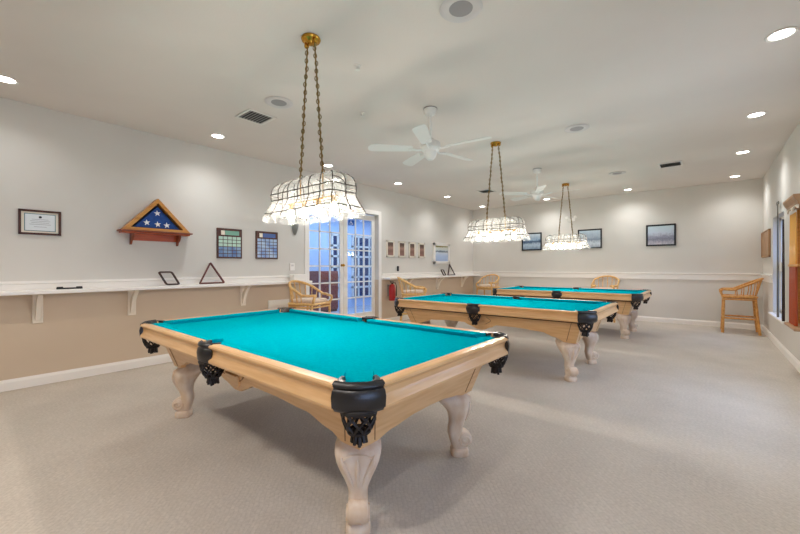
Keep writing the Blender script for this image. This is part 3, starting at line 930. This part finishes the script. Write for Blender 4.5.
# flag case on its own bracketed shelf
sh = thing('display_shelf', (0, 1.655, 1.735), 'orange-brown wooden bracket shelf under the folded flag case', 'shelf')
MB().box((0, -.41, 0), (.165, .41, .018), .004).build('board', 'mahog', sh)
MB().box((0, -.385, -.018), (.14, .385, 0), .004).build('moulding', 'cherry', sh)
MB().box((0, -.255, -.105), (.02, .255, -.018)).build('back_rail', 'cherry', sh)
for s in (-1, 1):
    k = MB(); k.prism([(0, -.16), (.02, -.16), (.05, -.12), (.10, -.09), (.125, -.05), (.125, -.018), (0, -.018)], 0, .02, 1)
    o = k.build('bracket', 'mahog', sh); o.location = (0, s*.265-.01, 0)
fc = thing('flag_case', (.02, 1.655, 1.753), 'triangular wooden case holding a folded blue flag with white stars', 'flag case')
def tri(hw, h, z0): return [(-hw, z0), (hw, z0), (0, z0+h)]
o3, i3 = tri(.385, .425, 0), tri(.298, .327, .036)
f = MB(); bm = f.bm
vo0 = [bm.verts.new((0, y, z)) for y, z in o3]; vo1 = [bm.verts.new((.125, y, z)) for y, z in o3]
vi0 = [bm.verts.new((0, y, z)) for y, z in i3]; vi1 = [bm.verts.new((.125, y, z)) for y, z in i3]
for i in range(3):
    j = (i+1) % 3
    for q in ((vo0[i], vo0[j], vo1[j], vo1[i]), (vi0[i], vi0[j], vi1[j], vi1[i]), (vo1[i], vo1[j], vi1[j], vi1[i]), (vo0[i], vo0[j], vi0[j], vi0[i])): bm.faces.new(q)
f.build('frame', 'oak', fc, False)
MB().prism([(-.298, .036), (.298, .036), (0, .363)], .002, .02, 0).build('back_board', 'black', fc, False)
fl = MB(); a = tri(.262, .287, .04)
fl.grid([[Vector((.02, y, z)) for y, z in a], [Vector((.085, y, z)) for y, z in a], [Vector((.10, y*.94, .12+(z-.12)*.94)) for y, z in a]])
flag = fl.build('folded_flag', 'flagblue', fc, False)
for yy, zz in ((-.005, .235), (-.122, .105), (0, .092), (.105, .087)):
    pts = []
    for k in range(10):
        rad = .040 if k % 2 == 0 else .016
        a_ = PI/2+k*PI/5+.12
        pts.append((yy+rad*math.cos(a_), zz+rad*math.sin(a_)))
    s_ = MB(); s_.prism(pts, .1, .103, 0); s_.build('star', 'star', flag, False)

# items on the left shelf
ZS = 1.045
o = MB()
o.box((-.012, -.11, 0), (.012, .11, .018), .004); o.box((-.016, -.108, .014), (.016, -.055, .028), .005); o.box((-.016, .055, .014), (.016, .108, .028), .005)
o = o.build('table_brush', 'black'); o.location = (.14, .79, ZS); tag(o, 'small dark table brush lying on the white shelf', 'brush')
def rack(name, pts, th, m, loc, lean, rz, label, cat='ball rack', group='ball racks on the shelves'):
    """closed loop of rounded bar, drawn in (y, z), leaning back against the wall"""
    P = []
    n = len(pts)
    for i in range(n):      # rounded corners
        p0, p1, p2 = Vector(pts[i-1]), Vector(pts[i]), Vector(pts[(i+1) % n])
        d0 = (p0-p1).normalized(); d2 = (p2-p1).normalized(); rr = .03
        for f in (0, .25, .5, .75, 1):
            a = p1+d0*rr*(1-f); b_ = p1+d2*rr*f
            P.append(a.lerp(b_, f))
    b = MB(); w = .028
    rings = []
    cen = sum((Vector(p) for p in pts), Vector((0, 0)))/n
    N = len(P)
    for i in range(N):
        t = (P[(i+1) % N]-P[i-1]).normalized(); nrm = Vector((t.y, -t.x))
        if nrm.dot(P[i]-cen) < 0: nrm = -nrm
        a, c = P[i]-nrm*th, P[i]
        rings.append([Vector((0, c.x, c.y)), Vector((w, c.x, c.y)), Vector((w, a.x, a.y)), Vector((0, a.x, a.y))])
    V = [[b.bm.verts.new(p) for p in q] for q in rings]
    for i in range(N):
        A, B = V[i], V[(i+1) % N]
        for k in range(4): b.face([A[k], A[(k+1) % 4], B[(k+1) % 4], B[k]])
    o = b.build(name, m, None, angle=40)
    o.location = loc; o.rotation_euler = (0, -lean, rz)
    return tag(o, label, cat, group)
rack('triangle_rack', [(-.185, 0), (.185, 0), (-.0, .325)], .017, 'rackred', (.10, 2.345, ZS+.001), R(12), 0, 'reddish-brown triangle ball rack standing on the left shelf below the plaques')
rack('diamond_rack', [(-.035, 0), (.135, 0), (.05, .185), (-.12, .185)], .016, 'rackwood', (.095, 1.79, ZS+.001), R(14), 0, 'dark diamond ball rack standing on the left shelf below the flag case')
rack('triangle_rack', [(-.20, 0), (.20, 0), (0, .335)], .022, 'rackwood', (.10, 8.86, ZS+.001), R(12), R(0), 'dark triangle ball rack on the shelf right of the glass doors')
rack('diamond_rack', [(-.02, 0), (.11, 0), (.03, .17), (-.10, .17)], .016, 'rackwood', (.10, 8.47, ZS+.001), R(14), R(0), 'small dark diamond rack left of the far triangle rack on the shelf')

# sconce, thermostat, box, register near the doors
o = MB(); rings = []
for z, r in ((-.10, .012), (-.07, .03), (0, .052), (.07, .066), (.095, .07)):
    rings.append([Vector((.002+r*math.sin(PI*k/12)*1.1, r*math.cos(PI*k/12), z)) for k in range(13)])
o.grid(rings); o = o.build('wall_sconce', 'greymetal'); o.location = (0, 3.81, 1.955); tag(o, 'small grey wall sconce beside the glass doors, below the nearest lamp', 'sconce')
th_ = thing('thermostat', (0, 3.75, 1.29), 'small white wall thermostat left of the glass doors', 'thermostat')
MB().box((-.003, -.05, -.065), (.02, .05, .065), .006).build('body', 'white', th_)
MB().box((.02, -.025, .01), (.022, .025, .04)).build('display', 'spkring', th_)
o = MB().box((-.07, -.13, 0), (.07, .13, .115), .008).build('storage_box', 'white'); o.location = (.13, 3.79, ZS); tag(o, 'small white box on the shelf end beside the glass doors', 'box')
vg = thing('wall_register', (0, 3.49, .60), 'white wall register low behind the nearest pool table', 'air vent')
MB().box((0, -.20, -.13), (.012, .20, .13), .003).build('frame', 'white', vg)
for k in range(8): MB().box((.012, -.18, -.105+k*.028), (.018, .18, -.092+k*.028)).build('slat', 'white', vg)

# small frames right of the door, poster, dark switch, extinguisher
for i, (y0, y1, lab) in enumerate([(6.235, 6.515, 'first small cream picture frame right of the glass doors'), (6.66, 6.92, 'second small cream picture frame right of the glass doors'),
                                   (7.06, 7.32, 'third small cream picture frame right of the glass doors'), (7.45, 7.73, 'fourth small cream picture frame, the one nearest the poster')]):
    r, hy, hz = frame_x('picture_frame', y0, y1, 1.51, 1.90, 0, .02, .045, 'cream', lab, 'framed picture', 'four small cream frames')
    sheet_x(r, 'picture', 'pic_small', -hy+.04, hy-.04, -hz+.04, hz-.04, .004, .012)
r, hy, hz = frame_x('poster_frame', 8.10, 8.87, 1.37, 1.93, 0, .05, .07, 'white', 'white framed poster of pale blue sky above the shelf', 'framed poster')
sheet_x(r, 'poster', 'poster', -hy+.06, hy-.06, -hz+.06, hz-.06, .01, .03)
o = MB().box((-.002, -.03, -.06), (.03, .03, .06), .008).build('wall_switch', 'framebk'); o.location = (0, 6.64, 1.245); tag(o, 'small dark wall switch below the four cream frames', 'switch')
fx = thing('fire_extinguisher', (.12, 6.31, .52), 'red fire extinguisher hung under the shelf right of the glass doors', 'fire extinguisher')
MB().lathe([(.001, 0), (.07, 0), (.078, .01), (.078, .30), (.066, .345), (.03, .37), (.024, .38), (.001, .38)], n=20).build('cylinder', 'red', fx)
hd = MB().lathe([(.001, .38), (.022, .38), (.022, .41), (.001, .415)], n=12); hd.box((-.012, -.06, .40), (.012, .05, .415)); hd.box((-.012, -.07, .43), (.012, .04, .443)); hd.build('valve_handle', 'black', fx)
MB().tube([(0, .02, .40), (.02, .09, .40), (.03, .115, .32), (.03, .11, .2), (.03, .105, .1)], [.009, .01, .01, .011, .014], 8).build('hose', 'black', fx)
MB().box((-.123, -.03, .10), (-.078, .03, .36)).build('wall_bracket', 'greymetal', fx)

# ------------------------------------------------------------------ far wall
def frame_y(x0, x1, z0, z1, m, label):
    root = thing('picture_frame', ((x0+x1)/2, D, (z0+z1)/2), label, 'framed picture', 'black framed prints on the far wall')
    hx, hz = (x1-x0)/2, (z1-z0)/2; bw = .035
    f = MB(); f.box((-hx, -.028, hz-bw), (hx, 0, hz), .004); f.box((-hx, -.028, -hz), (hx, 0, -hz+bw), .004)
    f.box((-hx, -.028, -hz), (-hx+bw, 0, hz), .004); f.box((hx-bw, -.028, -hz), (hx, 0, hz), .004)
    f.build('frame', 'framebk', root)
    MB().box((-hx+.03, -.018, -hz+.03), (hx-.03, -.006, hz-.03)).build('picture', m, root, False)
frame_y(1.57, 2.13, 1.74, 2.235, 'pic_c', 'leftmost black framed print, partly behind the middle lamp')
frame_y(3.055, 3.615, 1.745, 2.24, 'pic_a', 'middle black framed print on the far wall, partly behind the farthest lamp')
frame_y(4.535, 5.098, 1.755, 2.25, 'pic_b', 'rightmost black framed print on the far wall, fully in view')
el = thing('emergency_light', (2.91, D, 2.52), 'small white emergency light with two heads on the far wall', 'emergency light')
MB().box((-.09, -.05, -.05), (.09, .003, .04), .006).build('housing', 'white', el)
for s in (-1, 1): MB().lathe([(.001, -.10), (.03, -.10), (.04, -.095), (.03, -.05), (.001, -.045)], (s*.10, 0, .05), 14, 'y').build('lamp_head', 'white', el)

# ------------------------------------------------------------------ right wall
wc = thing('bulletin_board', (W, 9.70, 1.70), 'tan framed board on the right wall above the corner chair', 'board')
MB().box((-.02, -.54, -.24), (-.001, .54, .24)).build('board', 'cabinet', wc)
f = MB()
for a_, b_ in (((-.55, .225), (.55, .25)), ((-.55, -.25), (.55, -.225)), ((-.55, -.25), (-.525, .25)), ((.525, -.25), (.55, .25))):
    f.box((-.032, a_[0], a_[1]), (-.001, b_[0], b_[1]), .004)
f.build('frame', 'cabinet', wc)
cr = thing('cue_rack', (W, 6.12, 0), 'honey wood wall cue rack with moulded crown at the right edge', 'cue rack')
hw = .32
MB().box((-.02, -hw+.02, .60), (-.001, hw-.02, 1.98)).build('back_panel', 'cream', cr)
c = MB()
def cprof(k): return [(-.03, 1.955), (-.12-k*.2, 1.955), (-.125-k*.3, 1.985), (-.14-k*.6, 2.005), (-.15-k*.9, 2.03), (-.155-k, 2.04), (-.155-k, 2.065), (-.001, 2.065), (-.001, 1.955)]
rings = []
for y, k in ((-hw-.03, 0), (-hw+.05, 0), (0, 0), (hw-.05, 0), (hw+.03, 0)):
    rings.append([Vector((x, y, z)) for x, z in cprof(k)])
c.grid(rings); c.build('crown', 'cabinet', cr, angle=20)
vl = MB(); n = 16; pts = [(-hw, 1.956)]+[(-hw+2*hw*k/n, 1.915+.04*abs(math.sin(k/n*PI*2))) for k in range(n+1)]+[(hw, 1.956)]
vl.prism(pts, -.125, -.11, 0); vl.build('scalloped_valance', 'cream', cr, False)
for s in (-1, 1): MB().box((-.045, s*(hw-.03)-.018, .60), (-.001, s*(hw-.03)+.018, 1.955), .006).build('side_post', 'oak', cr)
MB().box((-.15, -hw, .575), (-.001, hw, .605), .006).build('bottom_shelf', 'cabinet', cr)
MB().box((-.12, -hw+.02, 1.28), (-.02, hw-.02, 1.305), .004).build('clip_rail', 'oak', cr)
def make_cue(ln=1.38):
    r = thing('pool_cue', (0, 0, 0), '', 'pool cue', 'cues standing in the wall rack')
    MB().lathe([(.001, 0), (.0155, 0), (.017, .01), (.016, .25), (.0142, .70), (.001, .70)], n=12).build('butt', 'cuebutt', r)
    MB().lathe([(.001, .70), (.0142, .70), (.012, .95), (.009, 1.2), (.007, ln-.03), (.001, ln-.03)], n=12).build('shaft', 'cuelight', r)
    MB().lathe([(.001, ln-.03), (.0068, ln-.03), (.0068, ln), (.001, ln+.002)], n=10).build('tip', 'star', r)
    return r
q0 = make_cue()
for i, y in enumerate([6.38, 6.30, 6.22, 6.14, 6.06]):
    o = q0 if i == 0 else copy_tree(q0); o.location = (W-.10, y, .6055); o.scale = (1.0, 1.0, .955)
    o['label'] = ['pool cue at the window end of the wall rack', 'second pool cue from the window in the wall rack', 'third pool cue from the window in the wall rack', 'fourth pool cue from the window in the wall rack',
                  'fifth pool cue from the window, at the near end of the wall rack'][i]
# mechanical bridge and a dark cue leaning at the window edge
bs = thing('bridge_stick', (W-.03, 8.06, .5005), 'bridge stick with metal cross head standing upright at the window', 'bridge stick')
MB().lathe([(.001, 0), (.014, 0), (.012, .7), (.008, 1.62), (.001, 1.62)], n=10).build('shaft', 'bridge', bs)
hd = MB(); hd.box((-.006, -.11, 1.74), (.006, .11, 1.755), .002); hd.box((-.006, -.02, 1.60), (.006, .02, 1.745), .002)
for k in range(5): hd.box((-.006, -.10+.045*k, 1.73), (.006, -.08+.045*k, 1.775))
hd.build('bridge_head', 'bridge', bs)
o = MB().lathe([(.001, 0), (.017, 0), (.018, .1), (.016, .75), (.010, 1.45), (.001, 1.45)], n=12).build('pool_cue', 'cuedark')
o.location = (W-.035, 7.50, .501); tag(o, 'dark pool cue standing between the window and the cue rack', 'pool cue')

# ------------------------------------------------------------------ rattan bar chairs
def make_chair(m, cushion=True):
    """faces local +x; seat .72 high"""
    root = thing('bar_chair', (0, 0, 0), '', 'bar chair', 'rattan bar chairs')
    for sx, sy in ((1, 1), (1, -1), (-1, 1), (-1, -1)):
        splay = -.05 if sx < 0 else .012
        pts = [(sx*.23+(splay if sx < 0 else splay), sy*.235, 0), (sx*.225+splay*.5, sy*.232, .3), (sx*.22, sy*.228, .70)]
        MB().tube(pts, [.023, .022, .020], 10).build('leg', m, root)
    def rect(hx, hy, z, r_):
        c = .05; P = []
        for cx_, cy_, a0 in ((hx-c, hy-c, 0), (-hx+c, hy-c, 90), (-hx+c, -hy+c, 180), (hx-c, -hy+c, 270)):
            for k in range(5): P.append((cx_+c*math.cos(R(a0+k*22.5)), cy_+c*math.sin(R(a0+k*22.5)), z))
        return MB().tube(P, r_, 8, closed=True)
    seat = rect(.24, .25, .70, .022); seat.box((-.22, -.23, .692), (.22, .23, .708))
    for k in range(2):
        pass
    seat.build('seat', m, root)
    rect(.235, .245, .65, .015).build('seat_band', m, root)
    fr = rect(.235, .24, .29, .018)
    fr.build('footrest', m, root)
    if cushion:
        c = MB(); rings = []
        for z, k in ((.712, .93), (.725, 1), (.755, 1), (.772, .93), (.778, .6)):
            rings.append([Vector((.225*k*math.copysign(abs(math.cos(a))**.35, math.cos(a)), .225*k*math.copysign(abs(math.sin(a))**.35, math.sin(a)), z)) for a in [2*PI*j/28 for j in range(28)]])
        c.grid(rings); c.build('cushion', 'cushion', root, angle=60)
    # hoop: arms sweep up into a high rounded back
    def hoop(t):
        a = R(-150+300*t)        # around from front-left over the back to front-right
        u = math.cos(a)          # 1 at the back
        x = -(.27+.02*u)*u if u > 0 else -u*.27
        y = .275*math.sin(a) if abs(math.sin(a)) else 0
        back = max(0, u)
        z = .835+.215*(max(0, (u+.25)/1.25))**1.1
        return Vector((x-.04*back, math.copysign(min(abs(y)*1.12, .27), y), z))
    pts = [hoop(k/32) for k in range(33)]
    pts = [Vector((.235, pts[0].y*1.0+(-.06), .71)), Vector((.262, pts[0].y-.085, .765)), Vector((.268, pts[0].y-.07, .81))]+pts+[Vector((.268, pts[-1].y+.07, .81)), Vector((.262, pts[-1].y+.085, .765)), Vector((.235, pts[-1].y+.06, .71))]
    MB().tube(pts, .021, 10).build('back_hoop', m, root)
    for k in range(11):
        t = .17+.66*k/10; p = hoop(t)
        q = Vector((max(-.235, min(.2, p.x*.86)), max(-.24, min(.24, p.y*.9)), .71))
        MB().tube([q, q.lerp(p, .5)+Vector((-.006, 0, 0)), p], .0085, 6).build('spindle', m, root)
    return root
ch = make_chair('rattan', False)
ch.location = (6.10, 9.72, 0); ch.rotation_euler = (0, 0, PI)
ch['label'] = 'honey rattan bar chair seen side-on in the far right corner'
ca = make_chair('rattanpale', True)
CH = [((.64, 3.66, 0), R(15), 'pale rattan bar chair with cream cushion in front of the glass doors'),
      ((.68, 6.36, 0), R(40), 'pale rattan bar chair beside the fire extinguisher, behind the middle table'),
      ((.80, 9.72, 0), R(-90), 'pale rattan bar chair in the far left corner'),
      ((3.76, 9.86, 0), R(-90), 'pale rattan bar chair against the far wall, behind the farthest table')]
for i, (loc, rz, lab) in enumerate(CH):
    o = ca if i == 0 else copy_tree(ca)
    o.location = loc; o.rotation_euler = (0, 0, rz); o['label'] = lab

# ------------------------------------------------------------------ light
# daylight in the right wall's windows (two of them beside and behind the camera)
DAY = (.74, .85, 1.0)
for (y0, y1), e in zip(WINS[1:], (14, 12)):
    a = light('window_daylight', 'AREA', (W+.02, (y0+y1)/2, (WZ0+WZ1)/2), e, DAY, None, shape='RECTANGLE', size=WZ1-WZ0-.1, size_y=y1-y0-.1)
    a.rotation_euler = (0, R(90), 0)
a = light('hallway_fill', 'AREA', (-1.7, 6.6, 2.85), 120, (.66, .83, 1.0), None, shape='RECTANGLE', size=2.0, size_y=5.0)  # unseen blue ceiling panel, added to stand in for the hallway's daylight
w = bpy.data.worlds.new('world'); scene.world = w; w.use_nodes = True
bg = w.node_tree.nodes['Background']; bg.inputs[0].default_value = (.32, .52, 1.0, 1); bg.inputs[1].default_value = 3.0

scene.view_settings.view_transform = 'Standard'; scene.view_settings.look = 'None'
scene.view_settings.gamma = 1; scene.view_settings.use_curve_mapping = False
scene.view_settings.exposure = 0.10
scene.cycles.use_denoising = True
scene.cycles.max_bounces = 10; scene.cycles.diffuse_bounces = 8; scene.cycles.transparent_max_bounces = 24
scene.cycles.sample_clamp_indirect = 6
scene.cycles.caustics_reflective = False; scene.cycles.caustics_refractive = False
